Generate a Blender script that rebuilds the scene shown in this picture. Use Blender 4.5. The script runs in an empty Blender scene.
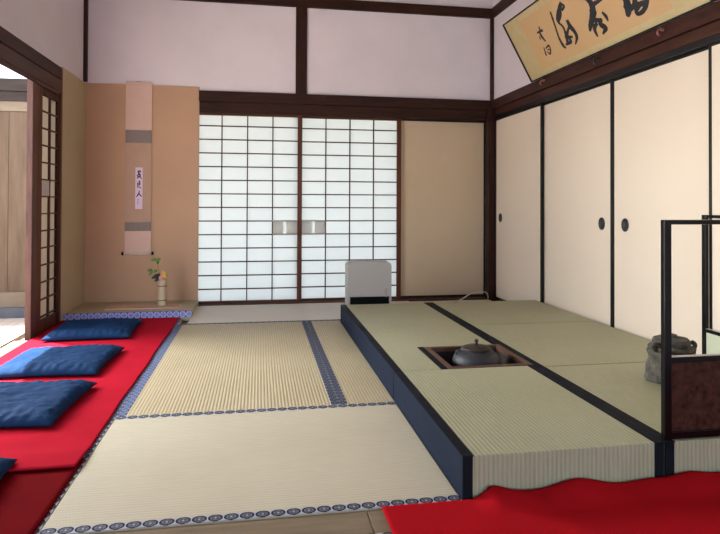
import bpy, bmesh, math, random
from math import sin, cos, pi, radians
from mathutils import Vector, Matrix, noise
random.seed(7)
S = bpy.context.scene
COL = S.collection

# ------------------------------------------------------------------ camera
F, YAW, PITCH, ROLL, CAMH = 592.0, 0.1689, -0.0116, 0.0041, 0.9317
CY = 196.5
cd = bpy.data.cameras.new('camera')
cam = bpy.data.objects.new('camera', cd); COL.objects.link(cam)
fw = Vector((sin(YAW)*cos(PITCH), cos(YAW)*cos(PITCH), -sin(PITCH)))
rt0 = Vector((cos(YAW), -sin(YAW), 0)); up0 = rt0.cross(fw)
rt = cos(ROLL)*rt0 + sin(ROLL)*up0; up = cos(ROLL)*up0 - sin(ROLL)*rt0
cam.matrix_world = Matrix(((rt.x, up.x, -fw.x, 0), (rt.y, up.y, -fw.y, 0), (rt.z, up.z, -fw.z, CAMH), (0, 0, 0, 1)))
cd.sensor_fit = 'HORIZONTAL'; cd.sensor_width = 36; cd.lens = F*36/720
cd.shift_y = (CY-267)/720
cd.clip_start = 0.05
S.camera = cam

# ------------------------------------------------------------------ world, sun, exposure
S.view_settings.view_transform = 'Standard'
S.view_settings.look = 'None'
S.view_settings.gamma = 1
S.view_settings.use_curve_mapping = False
S.view_settings.exposure = 0.60
SUN_EL, SUN_AZ = radians(74), radians(36)      # azimuth measured from -x towards +y
sdir = Vector((-cos(SUN_EL)*cos(SUN_AZ), cos(SUN_EL)*sin(SUN_AZ), sin(SUN_EL)))
w = bpy.data.worlds.new('sky'); S.world = w; w.use_nodes = True
nt = w.node_tree; nt.nodes.clear()
wo = nt.nodes.new('ShaderNodeOutputWorld'); bg = nt.nodes.new('ShaderNodeBackground')
sky = nt.nodes.new('ShaderNodeTexSky'); sky.sky_type = 'NISHITA'; sky.sun_disc = False
sky.sun_elevation = SUN_EL; sky.air_density = 1.0; sky.dust_density = 1.0; sky.ozone_density = 1.0
hs = nt.nodes.new('ShaderNodeHueSaturation'); hs.inputs['Saturation'].default_value = 0.7
nt.links.new(sky.outputs[0], hs.inputs['Color']); nt.links.new(hs.outputs[0], bg.inputs[0])
bg.inputs[1].default_value = 0.42
nt.links.new(bg.outputs[0], wo.inputs[0])
sl = bpy.data.lights.new('sun', 'SUN'); sl.energy = 20.0; sl.angle = radians(0.6); sl.color = (1.0, 0.965, 0.91)
so = bpy.data.objects.new('sun', sl); COL.objects.link(so); so.rotation_euler = sdir.to_track_quat('Z', 'Y').to_euler()

def portal(name, loc, direction, sx, sy):
    l = bpy.data.lights.new(name, 'AREA'); l.shape = 'RECTANGLE'; l.size = sx; l.size_y = sy
    l.cycles.is_portal = True
    o = bpy.data.objects.new(name, l); COL.objects.link(o); o.location = loc
    o.rotation_euler = (-Vector(direction)).to_track_quat('Z', 'Y').to_euler()
portal('daylight_portal', (-1.72, 3.05, 0.88), (1, 0, 0), 2.5, 1.8)
def daylight(name, loc, direction, sx, sy, watts, col, spread=180):  # extra area lamp standing in for daylight
    l = bpy.data.lights.new(name, 'AREA'); l.shape = 'RECTANGLE'; l.size = sx; l.size_y = sy; l.energy = watts; l.color = col; l.spread = radians(spread)
    o = bpy.data.objects.new(name, l); COL.objects.link(o); o.location = loc
    o.rotation_euler = (-Vector(direction)).to_track_quat('Z', 'Y').to_euler()
daylight('doorway_fill', (-1.74, 3.0, .95), (1, 0, .12), 1.5, 2.1, 23, (1.0, .96, .92))  # added lamp outside the doorway, lifts the room without brightening the veranda
daylight('garden_fill', (-3.1, 4.6, 1.6), (1, -.55, -.24), .9, .9, 54, (.985, .985, .97), 110)  # added lamp out of view, stands for garden sky and throws the cushion shadows
daylight('rear_fill', (.6, -2.0, 1.0), (0, 1, .05), 2.6, 1.5, 18, (.48, .64, 1.0))  # added lamp behind the camera, stands in for daylight from the rear opening
portal('daylight_portal', (0.6, -2.15, 0.9), (0, 1, 0), 3.0, 1.8)

# ------------------------------------------------------------------ material helpers
class N:
    """tiny expression helper around math nodes"""
    def __init__(s, nt, sock): s.nt, s.s = nt, sock
    def _m(s, op, b=None, c=None):
        n = s.nt.nodes.new('ShaderNodeMath'); n.operation = op
        for i, v in enumerate((s, b, c)):
            if v is None: continue
            if isinstance(v, N): s.nt.links.new(v.s, n.inputs[i])
            else: n.inputs[i].default_value = v
        return N(s.nt, n.outputs[0])
    def __add__(s, o): return s._m('ADD', o)
    def __sub__(s, o): return s._m('SUBTRACT', o)
    def __mul__(s, o): return s._m('MULTIPLY', o)
    def __truediv__(s, o): return s._m('DIVIDE', o)
    def fract(s): return s._m('FRACT')
    def floor(s): return s._m('FLOOR')
    def abs(s): return s._m('ABSOLUTE')
    def sin(s): return s._m('SINE')
    def sqrt(s): return s._m('SQRT')
    def lt(s, v): return s._m('LESS_THAN', v)
    def gt(s, v): return s._m('GREATER_THAN', v)
    def mx(s, v): return s._m('MAXIMUM', v)

def newmat(name):
    m = bpy.data.materials.new(name); m.use_nodes = True
    return m, m.node_tree, m.node_tree.nodes['Principled BSDF']

def lk(nt, a, b): nt.links.new(a.s if isinstance(a, N) else a, b)

def mixc(nt, fac, a, b, mode='MIX'):
    n = nt.nodes.new('ShaderNodeMix'); n.data_type = 'RGBA'; n.blend_type = mode
    if isinstance(fac, (int, float)): n.inputs[0].default_value = fac
    else: lk(nt, fac, n.inputs[0])
    for i, v in ((6, a), (7, b)):
        if isinstance(v, tuple): n.inputs[i].default_value = (*v, 1)
        else: lk(nt, v, n.inputs[i])
    return n.outputs[2]

def objco(nt, scale=(1, 1, 1)):
    t = nt.nodes.new('ShaderNodeTexCoord'); mp = nt.nodes.new('ShaderNodeMapping')
    mp.inputs['Scale'].default_value = scale
    nt.links.new(t.outputs['Object'], mp.inputs[0]); return mp.outputs[0]

def noi(nt, co, scale, detail=3, rough=.55):
    n = nt.nodes.new('ShaderNodeTexNoise'); n.inputs['Scale'].default_value = scale
    n.inputs['Detail'].default_value = detail; n.inputs['Roughness'].default_value = rough
    nt.links.new(co, n.inputs['Vector']); return N(nt, n.outputs[0])

def bump(nt, bs, h, strength, dist):
    b = nt.nodes.new('ShaderNodeBump'); b.inputs['Strength'].default_value = strength
    b.inputs['Distance'].default_value = dist
    lk(nt, h, b.inputs['Height']); nt.links.new(b.outputs[0], bs.inputs['Normal'])

def plain(name, c, rough=.6, c2=None, scale=6, stretch=(1, 1, 1), bmp=0, bscale=60, metal=0, spec=.5, bdist=.002):
    m, nt, bs = newmat(name)
    bs.inputs['Roughness'].default_value = rough; bs.inputs['Metallic'].default_value = metal
    bs.inputs['Specular IOR Level'].default_value = spec
    if c2:
        co = objco(nt, stretch)
        nt.links.new(mixc(nt, (noi(nt, co, scale, 5) - .3)*2.5, c, c2), bs.inputs['Base Color'])
    else: bs.inputs['Base Color'].default_value = (*c, 1)
    if bmp:
        co = objco(nt, stretch); bump(nt, bs, noi(nt, co, bscale, 4), bmp, bdist)
    return m

def wood(name, c, c2, axis='x', rough=.5, scale=7, spec=.18):
    st = {'x': (.12, 1, 1), 'y': (1, .12, 1), 'z': (1, 1, .12)}[axis]
    m, nt, bs = newmat(name); co = objco(nt, st)
    n = noi(nt, co, scale*4, 6, .65)
    nt.links.new(mixc(nt, (n - .32)*2.6, c, c2), bs.inputs['Base Color'])
    bs.inputs['Roughness'].default_value = rough; bs.inputs['Specular IOR Level'].default_value = spec
    bump(nt, bs, n, .25, .002)
    return m

def tatami(name, c, c2, axis, pitch=.0155, amp=1.0):
    """woven rush: ridges repeating along `axis`, finer weave across"""
    m, nt, bs = newmat(name)
    t = nt.nodes.new('ShaderNodeTexCoord'); sp = nt.nodes.new('ShaderNodeSeparateXYZ')
    nt.links.new(t.outputs['Object'], sp.inputs[0])
    a = N(nt, sp.outputs[0 if axis == 'x' else 1]); b = N(nt, sp.outputs[1 if axis == 'x' else 0])
    ridge = (a*(2*pi/pitch)).sin()*.5 + .5
    row = (a/pitch + .25).floor()
    weave = (b*(2*pi/.009) + row*3.1).sin()*.5 + .5
    nz = noi(nt, objco(nt, (1, 1, 1)), 2.2, 4)
    fine = noi(nt, objco(nt, (200, 14, 14) if axis == 'x' else (14, 200, 14)), 1.0, 3)
    base = mixc(nt, (nz - .35)*2.2, c, c2)
    base = mixc(nt, (ridge - 1)*(-.42*amp), base, mixc(nt, 1.0, base, (.55, .47, .36), 'MULTIPLY'))
    base = mixc(nt, (fine - .4)*.45, base, (.80, .74, .55))
    nt.links.new(base, bs.inputs['Base Color'])
    bs.inputs['Roughness'].default_value = .5; bs.inputs['Specular IOR Level'].default_value = .15
    bump(nt, bs, ridge*.8 + weave*.35, .5*amp, .0022)
    return m

def heri(name, ground, dark, inner, p=.046, ry=1.0, wdt=.04, diamond=False):
    """cloth border with a row of round crests (uses UV in metres: u along, v across)"""
    m, nt, bs = newmat(name)
    t = nt.nodes.new('ShaderNodeUVMap'); t.uv_map = 'UVMap'; sp = nt.nodes.new('ShaderNodeSeparateXYZ')
    nt.links.new(t.outputs[0], sp.inputs[0])
    u = N(nt, sp.outputs[0]); v = N(nt, sp.outputs[1])
    fu = ((u/p).fract() - .5)*p
    vv = v*ry
    d = (fu*fu + vv*vv).sqrt() if not diamond else fu.abs() + vv.abs()
    R = p*.47
    ring = d.gt(R*.74)*d.lt(R)
    ins = d.lt(R*.74)
    cross = ((fu.abs() - vv.abs()).abs()).lt(.0022)*d.lt(R*.6)
    dot = d.lt(R*.16)
    col = mixc(nt, ins, ground, inner)
    col = mixc(nt, ring, col, dark)
    col = mixc(nt, cross*.8, col, dark)
    col = mixc(nt, dot, col, ground)
    nt.links.new(col, bs.inputs['Base Color'])
    bs.inputs['Roughness'].default_value = .6; bs.inputs['Specular IOR Level'].default_value = .15
    bump(nt, bs, (u*(2*pi/.002)).sin(), .15, .0004)
    return m

M = {}
M['plaster'] = plain('plaster', (.79, .735, .785), .9, (.73, .68, .73), 2.5, bmp=.25, bscale=120)
M['clay_olive'] = plain('olive_clay', (.52, .42, .26), .85, (.47, .38, .235), 2.2, bmp=.25, bscale=180)
M['clay'] = plain('clay', (.54, .345, .225), .85, (.48, .31, .20), 2.2, bmp=.25, bscale=180)
M['dark_x'] = wood('dark_timber_x', (.018, .007, .005), (.050, .018, .011), 'x')
M['dark_y'] = wood('dark_timber_y', (.022, .008, .006), (.065, .022, .013), 'y')
M['dark_z'] = wood('dark_timber_z', (.018, .007, .005), (.050, .018, .011), 'z')
M['post_z'] = wood('weathered_post', (.06, .03, .025), (.14, .07, .055), 'z', rough=.3)
M['brown_z'] = wood('brown_timber_z', (.075, .024, .012), (.14, .048, .024), 'z', rough=.4)
M['brown_x'] = wood('brown_timber_x', (.06, .023, .013), (.11, .045, .024), 'x', rough=.4)
M['brown_y'] = wood('brown_timber_y', (.035, .013, .008), (.075, .028, .016), 'y', rough=.4)
M['muntin'] = wood('muntin', (.055, .025, .018), (.09, .042, .03), 'z', rough=.5)
M['ceiling'] = wood('ceiling_boards', (.30, .20, .13), (.40, .28, .18), 'y', rough=.6)
M['sill'] = wood('sill_wood', (.17, .13, .08), (.25, .19, .12), 'x', rough=.45)
M['deck'] = wood('deck_wood', (.48, .40, .32), (.62, .53, .43), 'y', rough=.6)
M['plank'] = wood('plank_wood', (.085, .058, .038), (.135, .096, .065), 'z', rough=.7, scale=4)
M['plank_pale'] = wood('pale_wood', (.15, .118, .084), (.20, .16, .115), 'x', rough=.7)
M['outer_dark'] = wood('outer_dark', (.022, .017, .015), (.045, .034, .03), 'x', rough=.6)
M['tat_y'] = tatami('tatami_front', (.54, .495, .365), (.59, .545, .41), 'y', amp=.6)
M['tat_x'] = tatami('tatami_middle', (.49, .415, .255), (.55, .475, .315), 'x', amp=1.15)
M['tat_far_sheen'] = tatami('tatami_far_sheen', (.66, .62, .55), (.72, .68, .61), 'y', amp=.5)  # lightened to paint in the sheen from the bright shoji
M['tat_green'] = tatami('tatami_green', (.40, .41, .27), (.45, .465, .315), 'x', amp=1.0)
M['tat_toko'] = tatami('tatami_alcove', (.42, .36, .24), (.48, .42, .28), 'y', amp=.5)
M['heri'] = heri('heri_crest', (.42, .43, .47), (.005, .006, .014), (.115, .125, .17), p=.046, ry=1.15)
M['heri_sky_sheen'] = heri('heri_sky_sheen', (.24, .29, .43), (.02, .03, .08), (.15, .19, .32), p=.046, ry=1.15)  # bluer crest border, sky sheen painted into the cloth colour
M['heri_mid'] = heri('heri_mid', (.20, .22, .28), (.010, .013, .03), (.06, .07, .11), p=.046, ry=1.15)
M['heri_toko'] = heri('heri_toko', (.05, .08, .36), (.50, .50, .78), (.20, .23, .56), p=.05, ry=.95, diamond=False)
M['navy_heri'] = plain('navy_border', (.007, .009, .013), .65, (.011, .013, .019), 20, spec=.08, bmp=.4, bscale=500)
M['navy_side'] = plain('navy_side', (.007, .0125, .027), .65, (.010, .017, .034), 10, spec=.08, bmp=.4, bscale=400)
M['black'] = plain('black_lacquer', (.004, .004, .0045), .22, spec=.2)
M['black_matte'] = plain('black_lacquer_matte', (.005, .005, .005), .45, spec=.3)
M['fusuma'] = plain('fusuma_paper', (.80, .70, .565), .85, (.77, .67, .53), 1.3, bmp=.12, bscale=90)
M['fusuma_tan'] = plain('fusuma_tan', (.62, .49, .34), .9, (.58, .46, .31), 2, bmp=.15, bscale=90)
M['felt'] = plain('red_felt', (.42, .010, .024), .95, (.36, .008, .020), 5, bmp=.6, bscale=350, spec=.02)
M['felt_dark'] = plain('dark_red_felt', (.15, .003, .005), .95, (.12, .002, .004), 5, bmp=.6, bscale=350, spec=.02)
M['felt_near'] = plain('crimson_felt', (.42, .008, .014), .95, (.36, .007, .012), 5, bmp=.6, bscale=350, spec=.02)
M['navy_cotton'] = plain('indigo_cotton', (.006, .025, .072), .8, (.010, .036, .095), 4, bmp=.35, bscale=38, bdist=.01, spec=.06)
M['copper'] = plain('hearth_wood', (.085, .038, .024), .45, (.12, .055, .034), 12)
M['soot'] = plain('hearth_ash', (.02, .016, .014), .9, (.035, .03, .026), 20)
M['iron'] = plain('cast_iron', (.018, .022, .026), .55, (.032, .036, .04), 14, bmp=.5, bscale=140, metal=.1)
M['bronze'] = plain('bronze_lid', (.05, .034, .024), .5, (.035, .026, .02), 20, metal=.2)
M['ceramic'] = plain('rough_glaze', (.035, .034, .028), .85, (.12, .11, .082), 34, bmp=.9, bscale=45, bdist=.006)
M['heater'] = plain('heater_plastic', (.42, .405, .375), .5)
M['heater_dark'] = plain('heater_grille', (.004, .0045, .005), .6, spec=.1)
M['grey_ink'] = plain('grey_marking', (.22, .22, .21), .6)
M['ink'] = plain('ink', (.012, .013, .018), .7)
M['ink_soft'] = plain('soft_ink', (.09, .05, .10), .7)
M['gold'] = plain('gold_paper', (.50, .40, .19), .55, (.56, .46, .25), 14)
M['tan_paper'] = plain('aged_paper', (.60, .40, .20), .8, (.56, .37, .185), 4)
M['scroll_pale'] = plain('scroll_silk_pale', (.70, .50, .42), .8, (.66, .47, .40), 9)
M['scroll_tan'] = plain('scroll_silk_tan', (.50, .34, .25), .8, (.46, .31, .23), 9)
M['scroll_grey'] = plain('scroll_silk_grey', (.22, .19, .18), .8, (.27, .23, .21), 60)
M['lilac_paper'] = plain('lilac_paper', (.78, .62, .80), .8)
M['ivory'] = plain('ivory', (.70, .60, .50), .5)
M['bamboo'] = plain('bamboo', (.46, .36, .22), .45, (.55, .45, .30), 8, (1, 1, .2))
M['bamboo_dark'] = plain('bamboo_node', (.16, .10, .06), .6)
M['leaf'] = plain('leaf', (.13, .28, .05), .5, (.08, .18, .04), 20)
M['leaf_dark'] = plain('dark_leaf', (.02, .04, .025), .5)
M['petal_pink'] = plain('pink_petal', (.75, .28, .36), .6)
M['petal_yellow'] = plain('yellow_petal', (.75, .48, .08), .6)
M['stem'] = plain('stem', (.12, .12, .04), .6)
M['display_board'] = wood('display_board', (.50, .33, .24), (.60, .42, .31), 'x', rough=.5)
M['cord'] = plain('white_cord', (.62, .58, .48), .5)
M['hook'] = plain('copper_hook', (.34, .15, .11), .4, metal=.4)
M['iron_hook'] = plain('iron_hook', (.05, .05, .055), .5, metal=.5)
M['brown_panel'] = plain('dark_brown_panel', (.018, .006, .0035), .6, (.075, .028, .018), 42, spec=.12, bmp=.6, bscale=90)
M['pale_green'] = plain('pale_green_paper', (.56, .60, .44), .8, (.52, .56, .40), 4)
M['rail_highlight'] = plain('rail_top_highlight', (.45, .44, .40), .35, metal=.4)  # light on the top of the screen rail, given as a colour
M['tag_paper'] = plain('tag_paper', (.62, .50, .36), .8)
M['ground'] = plain('gravel', (.50, .48, .44), .95, (.42, .40, .36), 30)
M['base_shade'] = plain('base_shade', (.12, .125, .14), .9, (.09, .095, .11), 12)  # blue-grey of the shaded floor put into this colour
M['pull_paper'] = plain('handle_paper', (.52, .49, .47), .8)

def paper(name, c, tr, fac):
    m = bpy.data.materials.new(name); m.use_nodes = True; nt = m.node_tree; nt.nodes.clear()
    o = nt.nodes.new('ShaderNodeOutputMaterial'); mx = nt.nodes.new('ShaderNodeMixShader')
    d = nt.nodes.new('ShaderNodeBsdfDiffuse'); t = nt.nodes.new('ShaderNodeBsdfTranslucent')
    n = noi(nt, objco(nt, (1, 1, 6)), 30, 5)
    nt.links.new(mixc(nt, n*.25, c, tuple(x*.93 for x in c)), d.inputs[0])
    nt.links.new(mixc(nt, n*.25, tr, tuple(x*.93 for x in tr)), t.inputs[0])
    mx.inputs[0].default_value = fac
    nt.links.new(d.outputs[0], mx.inputs[1]); nt.links.new(t.outputs[0], mx.inputs[2]); nt.links.new(mx.outputs[0], o.inputs[0])
    return m
M['shoji'] = paper('shoji_paper', (.72, .72, .70), (.725, .755, .745), .62)
M['shoji_double'] = paper('shoji_double_paper', (.72, .69, .65), (.80, .77, .74), .8)
M['shoji_unlit'] = paper('unlit_shoji_paper', (.66, .60, .50), (.5, .45, .38), .25)  # greyer and more opaque, standing in for paper without backlight

# ------------------------------------------------------------------ mesh helpers
class MB:
    def __init__(s): s.bm = bmesh.new(); s.mi = 0
    def box(s, x0, x1, y0, y1, z0, z1, bev=0):
        b = bmesh.new()
        r = bmesh.ops.create_cube(b, size=1)
        for v in r['verts']:
            v.co = Vector(((x0+x1)/2 + v.co.x*(x1-x0), (y0+y1)/2 + v.co.y*(y1-y0), (z0+z1)/2 + v.co.z*(z1-z0)))
        if bev: bmesh.ops.bevel(b, geom=b.edges[:], offset=bev, segments=2, affect='EDGES', profile=.6)
        s.merge(b); return s
    def merge(s, b, mat=None):
        if mat is not None: bmesh.ops.transform(b, matrix=mat, verts=b.verts)
        me = bpy.data.meshes.new('tmp'); b.to_mesh(me); b.free(); s.bm.from_mesh(me); bpy.data.meshes.remove(me)
    def prism(s, pts, axis, a0, a1):
        """pts 2-D outline, extruded along axis; order of the outline plane: x->(y,z) y->(x,z) z->(x,y)"""
        def P(p, a): return {'x': (a, p[0], p[1]), 'y': (p[0], a, p[1]), 'z': (p[0], p[1], a)}[axis]
        b = bmesh.new()
        A = [b.verts.new(P(p, a0)) for p in pts]; B = [b.verts.new(P(p, a1)) for p in pts]
        b.faces.new(A); b.faces.new(B)
        for i in range(len(pts)): b.faces.new((A[i], A[(i+1) % len(pts)], B[(i+1) % len(pts)], B[i]))
        bmesh.ops.recalc_face_normals(b, faces=b.faces[:]); s.merge(b); return s
    def lathe(s, prof, seg=40, cx=0, cy=0, cz=0, cap=True):
        b = bmesh.new(); rings = []
        for r, z in prof:
            if r < 1e-5: rings.append([b.verts.new((cx, cy, cz+z))])
            else: rings.append([b.verts.new((cx+r*cos(2*pi*i/seg), cy+r*sin(2*pi*i/seg), cz+z)) for i in range(seg)])
        for A, B in zip(rings, rings[1:]):
            for i in range(seg):
                j = (i+1) % seg
                if len(A) == 1 and len(B) == 1: continue
                if len(A) == 1: b.faces.new((A[0], B[i], B[j]))
                elif len(B) == 1: b.faces.new((A[i], A[j], B[0]))
                else: b.faces.new((A[i], A[j], B[j], B[i]))
        if cap:
            for R_ in (rings[0], rings[-1]):
                if len(R_) > 1: b.faces.new(R_)
        bmesh.ops.recalc_face_normals(b, faces=b.faces[:]); s.merge(b); return s
    def tube(s, pts, r, seg=10, closed=False):
        pts = [Vector(p) for p in pts]; b = bmesh.new(); rings = []
        rr = r if isinstance(r, (list, tuple)) else [r]*len(pts)
        prev = None
        for i, p in enumerate(pts):
            t = (pts[min(i+1, len(pts)-1)] - pts[max(i-1, 0)]).normalized()
            a = Vector((0, 0, 1)) if prev is None else prev
            if abs(t.dot(a)) > .95 and prev is None: a = Vector((1, 0, 0))
            n1 = (a - t*a.dot(t)).normalized(); prev = n1; n2 = t.cross(n1)
            rings.append([b.verts.new(p + rr[i]*(n1*cos(2*pi*k/seg) + n2*sin(2*pi*k/seg))) for k in range(seg)])
        for A, B in zip(rings, rings[1:]):
            for k in range(seg): b.faces.new((A[k], A[(k+1) % seg], B[(k+1) % seg], B[k]))
        b.faces.new(rings[0]); b.faces.new(rings[-1])
        bmesh.ops.recalc_face_normals(b, faces=b.faces[:]); s.merge(b); return s
    def obj(s, name, mat, parent=None, smooth=False, **tags):
        me = bpy.data.meshes.new(name); s.bm.to_mesh(me); s.bm.free()
        if mat is not None: me.materials.append(mat)
        o = bpy.data.objects.new(name, me); COL.objects.link(o)
        if smooth:
            for p in me.polygons: p.use_smooth = True
        if parent is not None: o.parent = parent
        for k, v in tags.items(): o[k] = v
        return o

def box(name, mat, x0, x1, y0, y1, z0, z1, bev=0, parent=None, **tags):
    return MB().box(x0, x1, y0, y1, z0, z1, bev).obj(name, mat, parent, **tags)
def struct(name, mat, x0, x1, y0, y1, z0, z1, bev=0): return box(name, mat, x0, x1, y0, y1, z0, z1, bev, kind='structure')
def thing(name, label, cat, loc=(0, 0, 0), rz=0, group=None):
    o = bpy.data.objects.new(name, None); COL.objects.link(o); o.location = loc; o.rotation_euler = (0, 0, rz)
    o['label'] = label; o['category'] = cat
    if group: o['group'] = group
    o.empty_display_size = .1
    return o
def tag(o, label, cat, group=None):
    o['label'] = label; o['category'] = cat
    if group: o['group'] = group
    return o
def catmull(pts, n=8):
    out = []; P = [Vector(p) for p in pts]; P = [P[0]*2-P[1]] + P + [P[-1]*2-P[-2]]
    for i in range(1, len(P)-2):
        for k in range(n):
            t = k/n
            out.append(.5*((2*P[i]) + (P[i+1]-P[i-1])*t + (2*P[i-1]-5*P[i]+4*P[i+1]-P[i+2])*t*t + (3*P[i]-3*P[i-1]+P[i+2]-P[i+1]*1)*t**3 - (P[i-1]*0)) if False else
                       .5*((2*P[i]) + (P[i+1]-P[i-1])*t + (2*P[i-1]-5*P[i]+4*P[i+1]-P[i+2])*t*t + (-P[i-1]+3*P[i]-3*P[i+1]+P[i+2])*t**3))
    out.append(P[-2]); return out

# ------------------------------------------------------------------ key dimensions
XL, XR, D = -1.53, 2.289, 5.578
HP = .135                      # height of the raised tatami
YP0, YP1 = 1.79, 4.615         # raised tatami front and back
XP, XC = .637, 1.345
ZT, ZN = 1.76, 1.955           # lintel underside, long rail top
ZB0, ZB1, ZC = 2.775, 2.87, 3.25
YB = -2.2

# ------------------------------------------------------------------ room shell
struct('floor', M['sill'], XL-.02, XR+.1, YB, D+.1, -.12, -.035)
c = MB()
for i in range(11): c.box(XL-.1+i*.36, XL-.1+i*.36+.355, YB-.1, D+.15, ZC, ZC+.03, .003)
for i in range(9): c.box(XL-.1, XR+.15, YB+i*.95, YB+i*.95+.03, ZC-.03, ZC)
c.box(XL-.1, XR+.15, YB-.1, D+.15, ZC+.035, ZC+.08)  # slab added to stop sun coming through the board gaps
c.obj('ceiling', M['ceiling'], kind='structure')
# back wall
b = MB(); b.box(XL-.1, XR+.15, D, D+.1, ZT+.18, ZC); b.box(XL-.1, -.63, D, D+.1, -.1, ZT+.18); b.box(2.245, XR+.15, D, D+.1, -.1, ZT+.18)
b.box(1.37, 2.245, D+.092, D+.1, -.1, ZT+.18)
b.obj('wall_back', M['plaster'], kind='structure')
# right wall (solid behind the sliding panels)
b = MB(); b.box(XR+.06, XR+.15, YB, D, -.1, ZT+.06); b.box(XR, XR+.15, YB, D, ZT+.06, ZC)
b.obj('wall_right', M['plaster'], kind='structure')
# left wall with the open doorway
b = MB(); b.box(XL-.1, XL, YB, D, ZT+.1, ZC); b.box(XL-.1, XL, 4.93, D, -.1, ZT+.1); b.box(XL-.1, XL, YB, 1.95, -.1, ZT+.1)
b.obj('wall_left', M['plaster'], kind='structure')
# wall behind the camera with a wide opening
b = MB(); b.box(XL-.1, -.9, YB-.1, YB, -.1, ZC); b.box(2.1, XR+.15, YB-.1, YB, -.1, ZC); b.box(-.9, 2.1, YB-.1, YB, ZT, ZC)
b.obj('wall_front', M['plaster'], kind='structure')

# timber frame
def st(name, mat, *a, bev=.004): return struct(name, mat, *a, bev)
st('trim_1', M['dark_x'], -.545, XR, D-.035, D+.01, ZT+.098, ZN)              # long rail, back
st('trim_2', M['dark_x'], -.545, XR, D-.012, D+.1, ZT, ZT+.098)              # track lintel, back
st('trim_3', M['dark_y'], XR-.03, XR+.01, YB, D-.036, ZT+.105, ZN)            # long rail, right
st('trim_4', M['brown_y'], XR-.008, XR+.06, YB, D-.08, ZT+.04, ZT+.104)
st('trim_5', M['black_matte'], XR-.014, XR+.058, YB, D-.085, ZT, ZT+.039)
st('trim_6', M['dark_y'], XL-.01, XL+.03, YB, 4.86, ZT+.115, ZN+.01)          # long rail, left
st('trim_7', M['brown_y'], XL+.008, XL+.022, 1.95, 4.893, ZT+.016, ZT+.114)
st('trim_25', M['brown_y'], XL+.008, XL+.020, 1.95, 4.86, ZT-.012, ZT+.0155)
st('trim_8', M['dark_x'], XL-.01, XR, D-.03, D+.01, ZB0, ZB1)                 # upper beam, back
st('trim_9', M['dark_y'], XR-.03, XR+.01, YB, D-.031, ZB0, ZB1)
st('trim_10', M['dark_y'], XL-.01, XL+.03, YB, D-.031, ZB0, ZB1)
st('trim_11', M['dark_z'], .332, .437, D-.02, D+.01, ZN, ZB0)                 # short post
st('trim_12', M['dark_z'], XR-.075, XR+.005, D-.08, D-.001, -.03, ZT+.1045)     # corner post
st('trim_13', M['dark_z'], XR-.032, XR+.0, D-.032, D-.001, ZN, ZB0)
st('trim_14', M['dark_z'], XL+.0, XL+.03, D-.06, D-.02, 1.995, ZC-.03)        # left corner post
st('trim_15', M['brown_x'], -.545, 2.24, D-.05, D+.1, -.034, .008)            # sill of the shoji
st('trim_16', M['clay'], XL+.016, -.542, D-.014, D-.0005, -.03, 1.99, bev=.002)      # clay panel at the alcove back
st('trim_17', M['clay_olive'], XL+.0005, XL+.015, 4.93, D-.001, -.03, 1.985, bev=.002)
st('trim_18', M['brown_z'], XL-.1, XL+.018, 4.894, 4.929, -.03, ZN+.01)       # jamb beside the alcove
st('trim_19', M['sill'], .33, XR, 1.652, 1.785, -.034, -.004)                 # floor sill between the rooms
st('trim_20', M['sill'], XL, .329, 1.652, 1.785, -.034, -.004)
st('trim_21', M['post_z'], XL-.030, XL+.010, 4.34, 4.428, -.04, ZT+.004)           # doorway post
st('trim_22', M['plank_pale'], XL-.09, XL+.0, 1.95, 4.328, -.034, -.002)        # doorway sill
st('trim_23', M['dark_z'], XL-.1, XL+.02, 1.86, 1.95, -.03, ZT+.1)
st('trim_24', M['black_matte'], XR-.012, XR+.058, YB, D-.085, -.034, .010, bev=.002)

# ------------------------------------------------------------------ tatami on the floor
def heri_strip(name, mat, p0, p1, wdt, z, parent, th=.0015):
    """flat cloth strip from p0 to p1 (centre line), UV in metres"""
    p0 = Vector((*p0, z)); p1 = Vector((*p1, z)); d = (p1-p0); L = d.length; d.normalize()
    n = Vector((-d.y, d.x, 0))*wdt/2
    b = bmesh.new(); uv = b.loops.layers.uv.new('UVMap')
    vs = [b.verts.new(q) for q in (p0-n, p1-n, p1+n, p0+n)]
    lo = [b.verts.new(v.co - Vector((0, 0, th))) for v in vs]
    fs = [b.faces.new(vs), b.faces.new(lo[::-1])] + [b.faces.new((lo[i], lo[(i+1) % 4], vs[(i+1) % 4], vs[i])) for i in range(4)]
    for f in fs:
        for l in f.loops:
            q = l.vert.co - p0; l[uv].uv = (q.dot(d), q.dot(n.normalized()))
    me = bpy.data.meshes.new(name); b.to_mesh(me); b.free(); me.materials.append(mat)
    o = bpy.data.objects.new(name, me); COL.objects.link(o); o.parent = parent; return o

def mat(x0, x1, y0, y1, m, label, strips, th=.034):
    t = thing('tatami_mat', label, 'tatami mat', ((x0+x1)/2, (y0+y1)/2, -th), 0)
    hx, hy = (x1-x0)/2-.0008, (y1-y0)/2-.0008
    MB().box(-hx, hx, -hy, hy, 0, th, .002).obj('rush_surface', m, t)
    for side, mm in strips:
        W = .036; e = .0012
        if side == 'f': heri_strip('cloth_border', mm, (-hx, -hy+W/2), (hx, -hy+W/2), W, th+e, t)
        if side == 'b': heri_strip('cloth_border', mm, (-hx, hy-W/2), (hx, hy-W/2), W, th+e, t)
        if side == 'l': heri_strip('cloth_border', mm, (-hx+W/2, -hy), (-hx+W/2, hy), W, th+e, t)
        if side == 'r': heri_strip('cloth_border', mm, (hx-W/2, -hy), (hx-W/2, hy), W, th+e, t)
    return t
H_, HB, HM = M['heri'], M['heri_sky_sheen'], M['heri_mid']
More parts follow.
